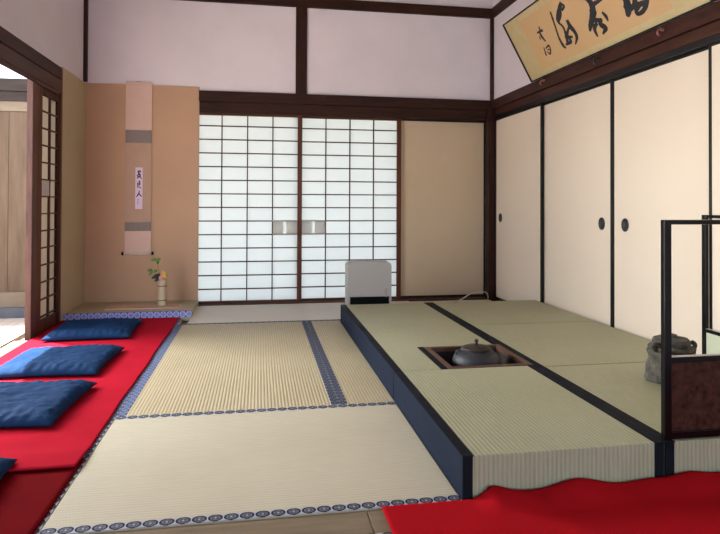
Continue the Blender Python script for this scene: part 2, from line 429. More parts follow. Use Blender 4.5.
mat(-.605, .634, 1.787, 2.725, M['tat_y'], 'large pale tatami mat in the foreground, crested border along its front edge', [('f', H_), ('b', H_)])
mat(-.605, .372, 2.727, 4.68, M['tat_x'], 'ribbed straw tatami mat between the red carpet and the blue double border', [('l', HB), ('r', HM)])
mat(.374, .634, 2.727, 4.68, M['tat_x'], 'narrow showing tatami mat between the blue double border and the raised platform', [('l', HM)])
mat(-.54, 1.42, 4.682, 5.525, M['tat_far_sheen'], 'tatami mat right in front of the paper screens, their sheen painted into its pale colour', [('f', HM)])
mat(1.422, XR-.08, 4.682, 5.49, M['tat_far_sheen'], 'tatami mat behind the raised platform by the corner post', [])
mat(XL+.03, -.607, 2.727, 4.96, M['tat_y'], 'tatami mat under the far part of the bright red carpet', [('r', HB)])
mat(XL+.03, -.607, 1.787, 2.725, M['tat_y'], 'tatami mat at the lower left, mostly covered by the darker red carpet', [('r', H_)])
mat(XL+.03, 2.25, .70, 1.65, M['tat_y'], 'tatami mat of the near room in front of the wooden floor sill', [('b', H_)])

# ------------------------------------------------------------------ alcove platform
t = thing('alcove_platform', 'low tatami alcove platform with blue crested cloth edge under the hanging scroll', 'platform', (-1.03, 5.27, -.03))
MB().box(-.483, .492, -.285, .29, 0, .078, .002).obj('rush_surface', M['tat_toko'], t)
b = bmesh.new(); uv = b.loops.layers.uv.new('UVMap')
q = [(-.484, -.2875, .036), (.493, -.2875, .036), (.493, -.2875, .080), (-.484, -.2875, .080), (.493, -.268, .080), (-.484, -.268, .080)]
vs = [b.verts.new(p) for p in q]
for f in ((0, 1, 2, 3), (3, 2, 4, 5)):
    ff = b.faces.new([vs[i] for i in f])
    for l in ff.loops: l[uv].uv = (l.vert.co.x, (l.vert.co.z - .059) + (l.vert.co.y+.2875))
b2 = bmesh.new(); b2.free()
me = bpy.data.meshes.new('cloth_border'); b.to_mesh(me); b.free(); me.materials.append(M['heri_toko'])
o = bpy.data.objects.new('cloth_border', me); COL.objects.link(o); o.parent = t
md = o.modifiers.new('s', 'SOLIDIFY'); md.thickness = .002; md.offset = 1
TZ = .048
o = box('display_board', M['display_board'], -.302, .302, -.10, .10, 0, .009, .002)
o.location = (-.945, 5.235, TZ+.0005); tag(o, 'thin wooden board under the flower vase in the alcove', 'board')

# ------------------------------------------------------------------ shoji at the back
def shoji(x0, x1, yc, label, pull_col, pull_row, full_left, wst=.042):
    t = thing('shoji_screen', label, 'sliding screen', ((x0+x1)/2, yc, .008), 0, 'paper screens in the back wall')
    hw = (x1-x0)/2; zt = ZT-.008-.001
    MB().box(-hw, -hw+wst, -.014, .014, 0, zt, .002).obj('stile', M['brown_z'], t)
    MB().box(hw-wst, hw, -.014, .014, 0, zt, .002).obj('stile', M['brown_z'], t)
    MB().box(-hw+wst, hw-wst, -.014, .014, 0, .022, .002).obj('bottom_rail', M['brown_x'], t)
    MB().box(-hw+wst, hw-wst, -.014, .014, zt-.022, zt, .002).obj('top_rail', M['brown_x'], t)
    g = MB(); ncol, nrow = 4, 14
    xs = [-hw+wst + (2*hw-2*wst)*i/ncol for i in range(1, ncol)]
    rz = [1.76-.008-.121-.125*i for i in range(13)]
    for x in xs: g.box(x-.005, x+.005, -.012, .004, .022, zt-.022)
    for z in rz: g.box(-hw+wst, hw-wst, -.0115, .003, z-.0052, z+.0052)
    g.obj('lattice', M['muntin'], t)
    MB().box(-hw+wst, hw-wst, .0045, .0055, .022, zt-.022).obj('paper', M['shoji'], t)
    cx0 = -hw+wst + (2*hw-2*wst)*pull_col/ncol; cx1 = cx0 + (2*hw-2*wst)/ncol
    z1, z0 = rz[pull_row-1], rz[pull_row]
    p = MB()
    m = (cx0+cx1)/2
    p.box(cx0+.002, m-.014, -.006, -.0048, z0+.002, z1-.002); p.box(m+.014, cx1-.002, -.006, -.0048, z0+.002, z1-.002)
    p.box(cx0-.001, cx1+.001, -.0135, -.0118, z1-.005, z1+.005); p.box(cx0-.001, cx1+.001, -.0135, -.0118, z0-.005, z0+.005)
    p.obj('paper_pull', M['shoji_double'], t)
    return t
shoji(-.614, .398, D+.012, 'left paper lattice screen in the back wall beside the clay alcove panel', 3, 8, False)
shoji(.352, 1.362, D+.042, 'right paper lattice screen in the back wall, partly behind the heater', 0, 8, True)

# ------------------------------------------------------------------ fusuma
def fusuma(name, label, axis, a0, a1, c, z0, z1, paperm, pull=None, group=None, fr=.02, thick=.024):
    """axis 'y': panel lies along y at x=c (faces -x); 'x': along x at y=c (faces -y)"""
    L = a1-a0
    rz = 0 if axis == 'x' else -pi/2      # local +x -> world -y, local -y -> world -x
    loc = ((a0+a1)/2, c, z0) if axis == 'x' else (c, (a0+a1)/2, z0)
    t = thing(name, label, 'sliding door', loc, rz, group)
    h = z1-z0; hl = L/2-.001
    for s in (-1, 1):
        x0, x1 = sorted((s*hl, s*(hl-fr)))
        MB().box(x0, x1, -thick/2, thick/2, 0, h, .002).obj('stile', M['black_matte'], t)
    MB().box(-hl+fr, hl-fr, -thick/2, thick/2, 0, fr, .002).obj('bottom_rail', M['black_matte'], t)
    MB().box(-hl+fr, hl-fr, -thick/2, thick/2, h-fr*.8, h, .002).obj('top_rail', M['black_matte'], t)
    MB().box(-hl+fr, hl-fr, -thick/2+.003, thick/2-.003, fr, h-fr*.8).obj('paper_panel', paperm, t)
    if pull:
        xx, zz = pull
        b = bmesh.new(); seg = 28; A = []
        prof = [(1.0, 0), (1.0, -.004), (.86, -.005), (.74, -.002), (.70, .0008), (0, .001)]
        rings = []
        for r, yy in prof:
            if r == 0: rings.append([b.verts.new((xx, -thick/2+.002+yy, zz))])
            else: rings.append([b.verts.new((xx+.036*r*cos(2*pi*i/seg), -thick/2+.002+yy, zz+.043*r*sin(2*pi*i/seg))) for i in range(seg)])
        for P_, Q_ in zip(rings, rings[1:]):
            for i in range(seg):
                j = (i+1) % seg
                if len(Q_) == 1: b.faces.new((P_[i], P_[j], Q_[0]))
                else: b.faces.new((P_[i], P_[j], Q_[j], Q_[i]))
        bmesh.ops.recalc_face_normals(b, faces=b.faces[:])
        mb = MB(); mb.merge(b); mb.obj('door_pull', M['iron'], t, smooth=True)
    return t
ZF = .0105
fusuma('fusuma_door', 'narrow looking plain sliding door at the far corner, pull at its far side', 'y', 4.53, 5.49, XR+.002, ZF, ZT-.001, M['fusuma'], (-.355, .80-ZF), 'sliding doors along the right wall')
fusuma('fusuma_door', 'second sliding door from the corner, dark pull at its near edge', 'y', 3.588, 4.58, XR+.030, ZF, ZT-.001, M['fusuma'], (.374, .80-ZF), 'sliding doors along the right wall')
fusuma('fusuma_door', 'widest showing sliding door, dark pull at its far edge, behind the grey jar', 'y', 2.66, 3.587, XR+.030, ZF, ZT-.001, M['fusuma'], (-.325, .80-ZF), 'sliding doors along the right wall')
fusuma('fusuma_door', 'sliding door at the right edge of the view behind the low black screen', 'y', 1.77, 2.70, XR+.002, ZF, ZT-.001, M['fusuma'], (.38, .80-ZF), 'sliding doors along the right wall')
fusuma('fusuma_door', 'sliding door at the near end of the right wall, beyond the picture edge', 'y', .82, 1.768, XR+.002, ZF, ZT-.001, M['fusuma'], (-.3, .80-ZF), 'sliding doors along the right wall')
fusuma('fusuma_door', 'tan sliding door in the back wall right of the paper screens', 'x', 1.33, 2.24, D+.076, .009, ZT-.001, M['fusuma_tan'])
o = box('paper_tag', M['tag_paper'], -.02, .02, -.0005, .0005, -.03, .03); o.location = (1.816, D+.0635, 1.38)
tag(o, 'small pale paper patch stuck on the tan sliding door', 'paper tag')

# ------------------------------------------------------------------ left doorway shoji
t = thing('shoji_screen', 'reddish framed lattice screen standing open in the left doorway', 'sliding screen', (XL-.007, 4.661, -.03), pi/2)
hw, zt = .231, ZT+.044
MB().box(-hw, -hw+.10, -.014, .014, 0, zt, .002).obj('stile', M['brown_z'], t)
MB().box(hw-.04, hw, -.014, .014, 0, zt, .002).obj('stile', M['dark_z'], t)
MB().box(-hw+.10, hw-.04, -.014, .014, 0, .12, .002).obj('bottom_rail', M['brown_z'], t)
MB().box(-hw+.04, hw-.04, -.014, .014, zt-.075, zt, .002).obj('top_rail', M['dark_z'], t)
g = MB()
g.box(.035, .052, -.012, .003, .12, zt-.07)
for i in range(13): g.box(-hw+.10, hw-.04, -.0115, .002, .12+.123*i-.005+.02, .12+.123*i+.005+.02)
g.obj('lattice', M['muntin'], t)
MB().box(-hw+.10, hw-.04, .003, .0045, .12, zt-.07).obj('paper', M['shoji_unlit'], t)
MB().box(-hw+.101, .034, -.0105, -.0085, .12+.123*7+.026, .12+.123*8+.014).obj('paper_patch', M['pull_paper'], t)

# ------------------------------------------------------------------ raised tatami platform
def plat(x0, x1, y0, y1, label, left=False, front=False, borders=''):
    t = thing('raised_tatami_mat', label, 'tatami mat', ((x0+x1)/2, (y0+y1)/2, 0))
    hx, hy = (x1-x0)/2-.001, (y1-y0)/2-.001
    lean = .002
    b = bmesh.new()
    if left:   # side bulges outwards at its foot
        pts = [(-hx+.004, -hy+.002), (hx, -hy+.002), (hx, hy), (-hx+.004, hy)]
    else: pts = [(-hx, -hy+.002), (hx, -hy+.002), (hx, hy), (-hx, hy)]
    m = MB(); m.box(pts[0][0], hx, pts[0][1], hy, -.034, HP, .004); m.obj('rush_surface', M['tat_green'], t)
    W = .036
    def strip(xa, xb, name, mm=M['navy_heri']):
        s = MB(); s.box(xa, xb, -hy-(.001 if front else 0), hy, HP-.001, HP+.0018, .0006)
        if front: s.box(xa-.001, xb-.004, -hy-.0015, -hy+.004, .0, HP+.0012, .0006)
        s.obj(name, mm, t)
    if 'l' in borders: strip(-hx, -hx+W, 'cloth_border')
    if 'r' in borders: strip(hx-W, hx, 'cloth_border')
    if left:
        s = MB(); s.prism([(-hx-.002, HP+.001), (-hx+.005, HP+.001), (-hx+.005, 0), (-hx-lean, 0)], 'y', -hy, hy)
        s.obj('side_cloth', M['navy_side'], t)
    return t
XF0, XF1, YF0, YF1 = .905, 1.345, 2.755, 3.185      # hearth opening
def platL(y0, y1, lab, **k): return plat(XP, XC, y0, y1, lab, left=True, borders='lr', **k)
platL(YP0, 2.752, 'green raised mat at the near left corner of the platform, in front of the hearth', front=True)
platL(3.73, YP1, 'green raised mat at the far left corner of the platform, in front of the heater')
# the mat with the hearth cut into its front right corner
t = thing('raised_tatami_mat', 'green raised mat in the middle left of the platform with the sunken hearth cut in', 'tatami mat', (XP, YF0, 0))
dx, dy = XC-XP-.001, 3.728-2.754; fx0 = XF0-XP-.036; fx1 = dx; fy1 = YF1-YF0+.006
m = MB(); m.prism([(.004, 0), (fx0, 0), (fx0, fy1), (fx1, fy1), (fx1, dy), (.004, dy)], 'z', -.034, HP); m.obj('rush_surface', M['tat_green'], t)
MB().box(.001, .037, 0, dy, HP-.001, HP+.0018, .0006).obj('cloth_border', M['navy_heri'], t)
MB().box(dx-.036, dx, fy1, dy, HP-.001, HP+.0018, .0006).obj('cloth_border', M['navy_heri'], t)
s = MB(); s.prism([(-.001, HP+.001), (.0055, HP+.001), (.0055, 0), (-.003, 0)], 'y', 0, dy); s.obj('side_cloth', M['navy_side'], t)
MB().box(fx0+.0005, fx0+.034, 0, fy1-.001, HP-.02, HP+.0018, .0006).obj('cloth_border', M['navy_heri'], t)
x1 = XR-.020
plat(XC+.001, x1, YP0, 2.72, 'green raised mat at the near right of the platform under the low black screen', front=True, borders='l')
plat(XC+.001, x1, 2.722, 3.72, 'green raised mat in the middle right of the platform beside the hearth', borders='l')
plat(XC+.001, x1, 3.722, YP1, 'green raised mat at the far right of the platform near the corner post', borders='l')

# hearth
t = thing('sunken_hearth', 'square sunken hearth with reddish wooden rim in the green platform', 'hearth', ((XF0+XF1)/2, (YF0+YF1)/2, 0))
hx, hy = (XF1-XF0)/2-.001, (YF1-YF0)/2; rw = .028
for nm, bb in (('rim_board', (-hx, hx, -hy, -hy+rw)), ('rim_board', (-hx, hx, hy-rw, hy)), ('rim_board', (-hx, -hx+rw, -hy+rw, hy-rw)), ('rim_board', (hx-rw, hx, -hy+rw, hy-rw))):
    MB().box(*bb, HP-.022, HP+.003, .002).obj(nm, M['copper'], t)
m = MB()
m.box(-hx, hx, -hy, hy, 0, .02)
for bb in ((-hx, hx, -hy, -hy+rw-.004), (-hx, hx, hy-rw+.004, hy), (-hx, -hx+rw-.004, -hy, hy), (hx-rw+.004, hx, -hy, hy)): m.box(*bb, .02, HP-.0225)
m.obj('pit', M['soot'], t)
b = bmesh.new(); bmesh.ops.create_grid(b, x_segments=24, y_segments=24, size=.19)
for v in b.verts: v.co.z = .026 + .008*noise.noise(Vector((v.co.x*14, v.co.y*14, 2)))
mb = MB(); mb.merge(b); mb.obj('ash_bed', M['soot'], t, smooth=True)

# kettle
t = thing('iron_kettle', 'round dark iron kettle with knobbed lid sitting in the sunken hearth', 'kettle', (1.128, 2.965, .026))
prof = [(0, 0), (.055, .0), (.085, .012), (.112, .035), (.124, .062), (.125, .085), (.118, .108), (.104, .126), (.086, .138), (.072, .143), (.070, .150), (.064, .150), (.064, .140)]
MB().lathe(prof, 56, cap=False).obj('body', M['iron'], t, smooth=True)
prof = [(0, .1485), (.076, .1485), (.078, .151), (.074, .155), (.05, .163), (.02, .168), (0, .169)]
ld = MB().lathe(prof, 48, cap=False).obj('lid', M['bronze'], t, smooth=True)
prof = [(0, .165), (.006, .167), (.006, .178), (.010, .182), (.0115, .188), (.009, .194), (.004, .198), (0, .199)]
MB().lathe(prof, 24, cap=False).obj('knob', M['bronze'], ld, smooth=True)
for sx in (-1, 1):
    pts = [(sx*(.100+.012*cos(a)), .014*sin(a)*0, .126+.014*sin(a)+.004) for a in [i*2*pi/12 for i in range(13)]]
    MB().tube(pts, .0042, 8).obj('lug', M['iron'], t, smooth=True)

# ------------------------------------------------------------------ jar
t = thing('ceramic_jar', 'rough grey ceramic water jar with lid behind the black screen post', 'jar', (1.842, 2.41, HP+.001))
def rough_lathe(prof, seg, amp, sq=0, seed=0):
    b = bmesh.new(); rings = []
    P = []
    for (r0, z0), (r1, z1) in zip(prof, prof[1:]):
        n = max(1, int(math.hypot(r1-r0, z1-z0)/.006))
        for k in range(n): P.append((r0+(r1-r0)*k/n, z0+(z1-z0)*k/n))
    P.append(prof[-1])
    for r, z in P:
        ring = []
        for i in range(seg):
            a = 2*pi*i/seg; q = Vector((cos(a)*1.6, sin(a)*1.6, z*16+seed))
            rr = r*(1+sq*cos(4*a))*(1+.0) + (amp*noise.noise(q*1.4)*2 + amp*.7*noise.noise(q*4) if r > .01 else 0)
            ring.append(b.verts.new((rr*cos(a), rr*sin(a), z + amp*.4*noise.noise(q*2+Vector((5, 5, 5)))*(1 if z > .01 else 0))))
        rings.append(ring)
    for A, B in zip(rings, rings[1:]):
        for i in range(seg): b.faces.new((A[i], A[(i+1) % seg], B[(i+1) % seg], B[i]))
    b.faces.new(rings[0]); b.faces.new(rings[-1])
    bmesh.ops.recalc_face_normals(b, faces=b.faces[:]); mb = MB(); mb.merge(b); return mb
rough_lathe([(.088, 0), (.112, .005), (.113, .02), (.104, .05), (.097, .085), (.095, .115), (.100, .128), (.099, .138), (.082, .140)], 72, .005, .02).obj('body', M['ceramic'], t, smooth=True)
ld = rough_lathe([(.05, .1395), (.092, .141), (.096, .150), (.090, .158), (.074, .162), (.078, .168), (.081, .178), (.076, .186), (.072, .192), (.03, .196), (.01, .197)], 60, .004, .01, 3).obj('lid', M['ceramic'], t, smooth=True)
rough_lathe([(.024, .194), (.026, .200), (.024, .208), (.012, .212)], 20, .0015, 0, 8).obj('knob', M['ceramic'], ld, smooth=True)
for sx in (-1, 1):
    pts = [(sx*(.088+.016*cos(a)), -.02, .160+.014*sin(a)) for a in [-pi/2+i*pi/8 for i in range(9)]]
    MB().tube(pts, .010, 10).obj('lug', M['ceramic'], t, smooth=True)

# ------------------------------------------------------------------ low two-leaf screen
t = thing('low_folding_screen', 'low black lacquered two-leaf screen standing on the green platform at the right', 'folding screen', (1.352, 1.812, HP+.003))
def leaf(parent, L, facing_panel, back_panel, rh=.258):
    h, pw, dp = .742, .028, .02
    lf = bpy.data.objects.new('screen_leaf', None); COL.objects.link(lf); lf.parent = parent; lf.empty_display_size = .1
    m = MB()
    m.box(0, pw, -dp/2, dp/2, 0, h, .003); m.box(L-pw, L, -dp/2, dp/2, 0, h, .003)
    m.box(pw, L-pw, -dp/2, dp/2, h-.016, h, .003); m.box(pw, L-pw, -dp/2, dp/2, 0, .026, .003)
    m.box(pw, L-pw, -dp/2, dp/2, rh, rh+.018, .003)
    m.obj('frame', M['black'], lf)
    MB().box(pw-.002, L-pw+.002, -dp/2+.004, -.001, .02, rh+.004).obj('lower_panel', facing_panel, lf)
    MB().box(pw-.002, L-pw+.002, .001, dp/2-.004, .02, rh+.004).obj('lining_paper', back_panel, lf)
    MB().box(pw+.001, L-pw-.001, -dp/2+.001, dp/2-.001, rh+.0183, rh+.0202).obj('lit_rail_strip', M['rail_highlight'], lf)  # pale strip painting the highlight along the top of the rail
    return lf
l1 = leaf(t, .893, M['brown_panel'], M['pale_green'])
l2 = leaf(t, .88, M['brown_panel'], M['pale_green'], .142); l2.location = (.910, .026, 0); l2.rotation_euler = (0, 0, radians(90))

# ------------------------------------------------------------------ carpets
def carpet(name, x0, x1, y0, y1, th, m, label, zf, nx=90, ny=120, edge=lambda s, t_: (0, 0)):
    b = bmesh.new(); top = []; bot = []
    for j in range(ny+1):
        rt_, rb = [], []
        for i in range(nx+1):
            x = x0+(x1-x0)*i/nx; y = y0+(y1-y0)*j/ny
            ex, ey = edge(i/nx, j/ny); x += ex; y += ey
            z = zf(x, y)
            rt_.append(b.verts.new((x, y, z+th))); rb.append(b.verts.new((x, y, z)))
        top.append(rt_); bot.append(rb)
    for j in range(ny):
        for i in range(nx):
            b.faces.new((top[j][i], top[j][i+1], top[j+1][i+1], top[j+1][i]))
            b.faces.new((bot[j][i], bot[j+1][i], bot[j+1][i+1], bot[j][i+1]))
    for j in range(ny):
        b.faces.new((top[j][0], top[j+1][0], bot[j+1][0], bot[j][0])); b.faces.new((top[j][nx], bot[j][nx], bot[j+1][nx], top[j+1][nx]))
    for i in range(nx):
        b.faces.new((top[0][i], bot[0][i], bot[0][i+1], top[0][i+1])); b.faces.new((top[ny][i], top[ny][i+1], bot[ny][i+1], bot[ny][i]))
    bmesh.ops.recalc_face_normals(b, faces=b.faces[:])
    mb = MB(); mb.merge(b); o = mb.obj(name, m, None, smooth=False)
    for p in o.data.polygons: p.use_smooth = abs(p.normal.z) > .3
    tag(o, label, 'carpet'); return o
wob = lambda s, t_: ((.0025*sin(t_*17)+.0015*sin(t_*41))*(1 if s > .5 else 0)*abs(2*s-1), .003*sin(s*13)*abs(2*t_-1))
def z_far(x, y):
    r = .0035 + .002*(noise.noise(Vector((x*3, y*3, 0)))+.4)
    k = max(0, min(1, (2.42-y)/.11)); k = k*k*(3-2*k)     # its near end lies on the other carpet
    return max(.0030, r) + k*.0085
carpet('red_carpet', XL+.022, -.624, 2.20, 4.955, .004, M['felt'], 'long bright red felt carpet under the cushions along the left doorway', z_far, edge=wob)
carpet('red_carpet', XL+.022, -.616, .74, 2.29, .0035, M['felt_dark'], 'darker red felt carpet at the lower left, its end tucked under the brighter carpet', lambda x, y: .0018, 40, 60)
def z_near(x, y):
    # rises in folds against the platform front
    fold = .016 + .016*math.exp(-((x-.735)/.045)**2) + .018*math.exp(-((x-1.02)/.10)**2) + .020*math.exp(-((x-1.43)/.07)**2) + .022*math.exp(-((x-1.75)/.12)**2) - .004*sin(x*23)
    k = max(0, min(1, (y-1.66)/.115)); k = k*k*(3-2*k)
    side = max(0, min(1, (x-.66)/.06))
    base = .0025 + .003*max(0, noise.noise(Vector((x*4, y*4, 3))))
    return base + k*side*max(0, fold)*1.0
carpet('red_carpet', .375, 2.23, .74, 1.780, .004, M['felt_near'], 'crimson felt carpet rumpled against the front of the green platform', z_near, 150, 110,
       edge=lambda s, t_: (0, 0))

# ------------------------------------------------------------------ cushions
def cushion_mesh(seed, W=.56, Lh=.57, T=.060):
    b = bmesh.new(); n = 64; top, bot = {}, {}
    for j in range(n+1):
        for i in range(n+1):
            s, t_ = 2*i/n-1, 2*j/n-1
            # sides pull in slightly between the corners
            x = s*(W/2)*(1-.045*(1-t_*t_)); y = t_*(Lh/2)*(1-.045*(1-s*s))
            e = (1-abs(s)**4.0)*(1-abs(t_)**4.0)
            h = T*.5*(max(e, 0)**.42)
            r = math.hypot(s, t_)
            q = Vector((x*7, y*7, seed*3.1))
            wr = .007*noise.noise(q) + .006*noise.noise(Vector((x*9+y*5, y*26-x*8, seed*2.0))) + .003*noise.noise(q*5)
            edge = max(abs(s), abs(t_))
            # gathers radiating from the edges
            g = .0035*sin((s if abs(t_) > abs(s) else t_)*34 + 4*noise.noise(q*1.2))*max(0, (edge-.55)/.45)*(1 if edge < .985 else 0)
            k = min(1, max(0, e)*3)
            dimple = -.010*math.exp(-(r/.16)**2)
            top[i, j] = (x, y, T*.42 + h*1.05 + (wr+g)*k + dimple)
            bot[i, j] = (x, y, max(0, T*.42 - h*1.1))
    V = {}
    def vt(d, i, j, tagn):
        e = i in (0, n) or j in (0, n); key = (i, j, 'e' if e else tagn)
        if key not in V: V[key] = b.verts.new((d[i, j][0], d[i, j][1], T*.42) if e else d[i, j])
        return V[key]
    for j in range(n):
        for i in range(n):
            b.faces.new([vt(top, *p, 't') for p in ((i, j), (i+1, j), (i+1, j+1), (i, j+1))])
            b.faces.new([vt(bot, *p, 'b') for p in ((i, j), (i, j+1), (i+1, j+1), (i+1, j))])
    # droop of the rim towards the floor
    for v in b.verts:
        s, t_ = v.co.x/(W/2), v.co.y/(Lh/2); e = max(abs(s), abs(t_))
        if e > .86: v.co.z = max(0.001, v.co.z - (e-.86)/.14*.012)
    bmesh.ops.recalc_face_normals(b, faces=b.faces[:])
    return b
cush = [((-1.135, 4.465, .0135), 2, 'navy floor cushion nearest the alcove, sunlit along its left end'),
        ((-1.105, 3.610, .0135), -2, 'navy floor cushion second from the alcove, left corner in the daylight'),
        ((-1.085, 2.880, .0135), -3, 'navy floor cushion third from the alcove, on the near end of the bright carpet'),
        ((-1.080, 1.955, .0115), 6, 'navy floor cushion cut off by the lower left edge of the picture')]
for i, (loc, rz, lab) in enumerate(cush):
    mb = MB(); mb.merge(cushion_mesh(i+1))
    o = mb.obj('floor_cushion', M['navy_cotton'], None, smooth=True)
    o.location = loc; o.rotation_euler = (0, 0, radians(rz)); tag(o, lab, 'cushion', 'navy floor cushions')

# ------------------------------------------------------------------ heater
t = thing('fan_heater', 'pale grey fan heater on the floor in front of the right paper screen', 'heater', (.915, 4.93, .003))
hw, hh = .187, .437
b = bmesh.new()
pts = []
R = .035
for cx, cz, a0 in ((hw-R, R*.3, -pi/2), (hw-R, hh-R, 0), (-hw+R, hh-R, pi/2), (-hw+R, R*.3, pi)):
    rr = R if cz > .1 else R*.3
    xx = cx if cz > .1 else (hw-rr)*(1 if cx > 0 else -1)
    for k in range(7): a = a0+k*pi/12; pts.append((xx+rr*cos(a), cz+rr*sin(a)))
m = MB()
m.prism(pts, 'y', -.062, .08)
m.obj('housing', M['heater'], t)
m = MB(); m.prism([(x*.965, .156+(z-.156)*.97 if z > .16 else .156) for x, z in pts if True], 'y', -.070, -.0625); m.obj('front_panel', M['heater'], t)
MB().box(-.165, .165, -.066, -.0625, .035, .150, .001).obj('grille_recess', M['heater_dark'], t)
g = MB()
for k in range(8): g.box(-.163, .163, -.071, -.0665, .044+k*.013, .047+k*.013)
g.obj('grille', M['heater_dark'], t)
g = MB(); g.box(-.11, .11, -.03, .05, hh+.0002, hh+.008, .003); g.obj('control_panel', M['heater'], t)
g = MB()
for x, w_ in ((-.02, .012), (.0, .012)): g.box(x, x+w_, -.012, .006, hh+.0085, hh+.011, .001)
g.obj('button', M['grey_ink'], t)
g = MB()
for (xa, za, xb, zb, ww) in ((.125, .205, .155, .212, .004), (.12, .19, .148, .19, .004), (.135, .150, .142, .205, .004), (.125, .150, .150, .147, .004), (.126, .172, .150, .178, .003)):
    dx_, dz_ = xb-xa, zb-za; L = math.hypot(dx_, dz_); nx_, nz_ = -dz_/L*ww/2, dx_/L*ww/2
    g.prism([(xa-nx_, za-nz_), (xb-nx_, zb-nz_), (xb+nx_, zb+nz_), (xa+nx_, za+nz_)], 'y', -.0708, -.0702)
g.obj('emblem', M['grey_ink'], t)
# cord
pts = catmull([(1.10, 5.03, .012), (1.24, 5.10, .008), (1.42, 5.17, .008), (1.66, 5.22, .010), (1.82, 5.25, .035), (1.95, 5.30, .085), (2.06, 5.35, .10), (2.15, 5.40, .082), (2.185, 5.44, .04), (2.19, 5.455, .016)], 8)
pts = [(p.x, p.y, p.z) for p in pts]
tag(MB().tube(pts, .0055, 8).obj('power_cord', M['cord'], None, smooth=True), 'cream power cord arching from the heater to the corner post', 'cord')

# ------------------------------------------------------------------ brush writing
WS = 1.0
def ribbon(b, pts, wd, place):
    """brush stroke in 2-D with a width that swells and tapers; `place` maps (u, v, h) to 3-D"""
    P = catmull([(p[0], p[1], 0) for p in pts], 6); n = len(P); L, R_ = [], []
    for i, p in enumerate(P):
        d = (P[min(i+1, n-1)] - P[max(i-1, 0)]).normalized(); nn = Vector((-d.y, d.x, 0))
        s = i/(n-1)*(len(wd)-1); k = min(int(s), len(wd)-2); ww = (wd[k]+(wd[k+1]-wd[k])*(s-k))*WS
        ww *= 1+.18*noise.noise(Vector((p.x*60, p.y*60, 1)))
        L.append(p+nn*ww/2); R_.append(p-nn*ww/2)
    poly = []
    for lay in (0, .0006):
        poly.append(([b.verts.new(place(q.x, q.y, lay)) for q in L], [b.verts.new(place(q.x, q.y, lay)) for q in R_]))
    (l0, r0), (l1, r1) = poly
    for i in range(n-1):
        b.faces.new((l1[i], r1[i], r1[i+1], l1[i+1])); b.faces.new((l0[i], l0[i+1], r0[i+1], r0[i]))
        b.faces.new((l0[i], l1[i], l1[i+1], l0[i+1])); b.faces.new((r0[i], r0[i+1], r1[i+1], r1[i]))
    b.faces.new((l0[0], r0[0], r1[0], l1[0])); b.faces.new((l0[-1], l1[-1], r1[-1], r0[-1]))
def glyph(name, strokes, place, m, parent):
    b = bmesh.new()
    for k, (pts, wd) in enumerate(strokes):
        ribbon(b, pts, wd, lambda u, v, h, k=k: place(u, v, h+k*.00012))
    bmesh.ops.recalc_face_normals(b, faces=b.faces[:]); mb = MB(); mb.merge(b); return mb.obj(name, m, parent)

# framed calligraphy leaning out from the wall
BL, ev = Vector((2.258, 4.650, 1.9565)), Vector((-.4811, 0, .8767)); ex = Vector((0, -1, 0)); nn = Vector((-.8767, 0, -.4811))
t = thing('framed_calligraphy', 'long gilt framed brush calligraphy leaning out above the sliding doors', 'framed calligraphy', tuple(BL))
def slab(name, u0, u1, v0, v1, h0, h1, m, parent):
    b = bmesh.new(); V = []
    for h in (h0, h1):
        for u, v in ((u0, v0), (u1, v0), (u1, v1), (u0, v1)): V.append(b.verts.new(ex*u + ev*v + nn*h))
    for f in ((0, 1, 2, 3), (4, 5, 6, 7), (0, 1, 5, 4), (1, 2, 6, 5), (2, 3, 7, 6), (3, 0, 4, 7)): b.faces.new([V[i] for i in f])
    bmesh.ops.recalc_face_normals(b, faces=b.faces[:]); mb = MB(); mb.merge(b); return mb.obj(name, m, parent)
LS, HS = 2.02, .538
slab('backing_board', .005, LS-.005, .005, HS-.005, -.012, -.001, M['dark_y'], t)
slab('gilt_mount', .008, LS-.008, .008, HS-.008, -.0009, .002, M['gold'], t)
slab('writing_paper', .248, 1.755, .056, .478, .0021, .003, M['tan_paper'], t)
for a in ((0, LS, 0, .011), (0, LS, HS-.011, HS), (0, .011, .0112, HS-.0112), (LS-.011, LS, .0112, HS-.0112)):
    slab('frame_bar', *a, -.012, .012, M['black_matte'], t)
WS = .85
pl = lambda u, v, h: ex*u + ev*v + nn*(.0031+h)
W1, W2 = .030, .050
glyph('calligraphy_character', [
    ([(0.697, 0.412), (0.687, 0.368), (0.668, 0.293), (0.649, 0.217), (0.654, 0.154), (0.672, 0.128)], [.020, .026, .022, .026, .036, .018]),
    ([(0.864, 0.425), (0.824, 0.4), (0.78, 0.363), (0.738, 0.331), (0.736, 0.305)], [.03, .045, .065, .055, .02]),
    ([(0.842, 0.425), (0.873, 0.395), (0.83, 0.372)], [.015, .03, .018]),
    ([(0.725, 0.315), (0.753, 0.279), (0.753, 0.239), (0.739, 0.196), (0.716, 0.15)], [.02, .024, .03, .04, .03]),
    ([(0.834, 0.300), (0.834, 0.252), (0.852, 0.207), (0.848, 0.162), (0.795, 0.120)], [.035, .05, .045, .035, .012]),
    ([(0.825, 0.255), (0.762, 0.209), (0.762, 0.155), (0.688, 0.150)], [.02, .03, .034, .02]),
    ([(0.72, 0.202), (0.809, 0.177)], [.026, .022])], pl, M['ink'], t)
WS = .85
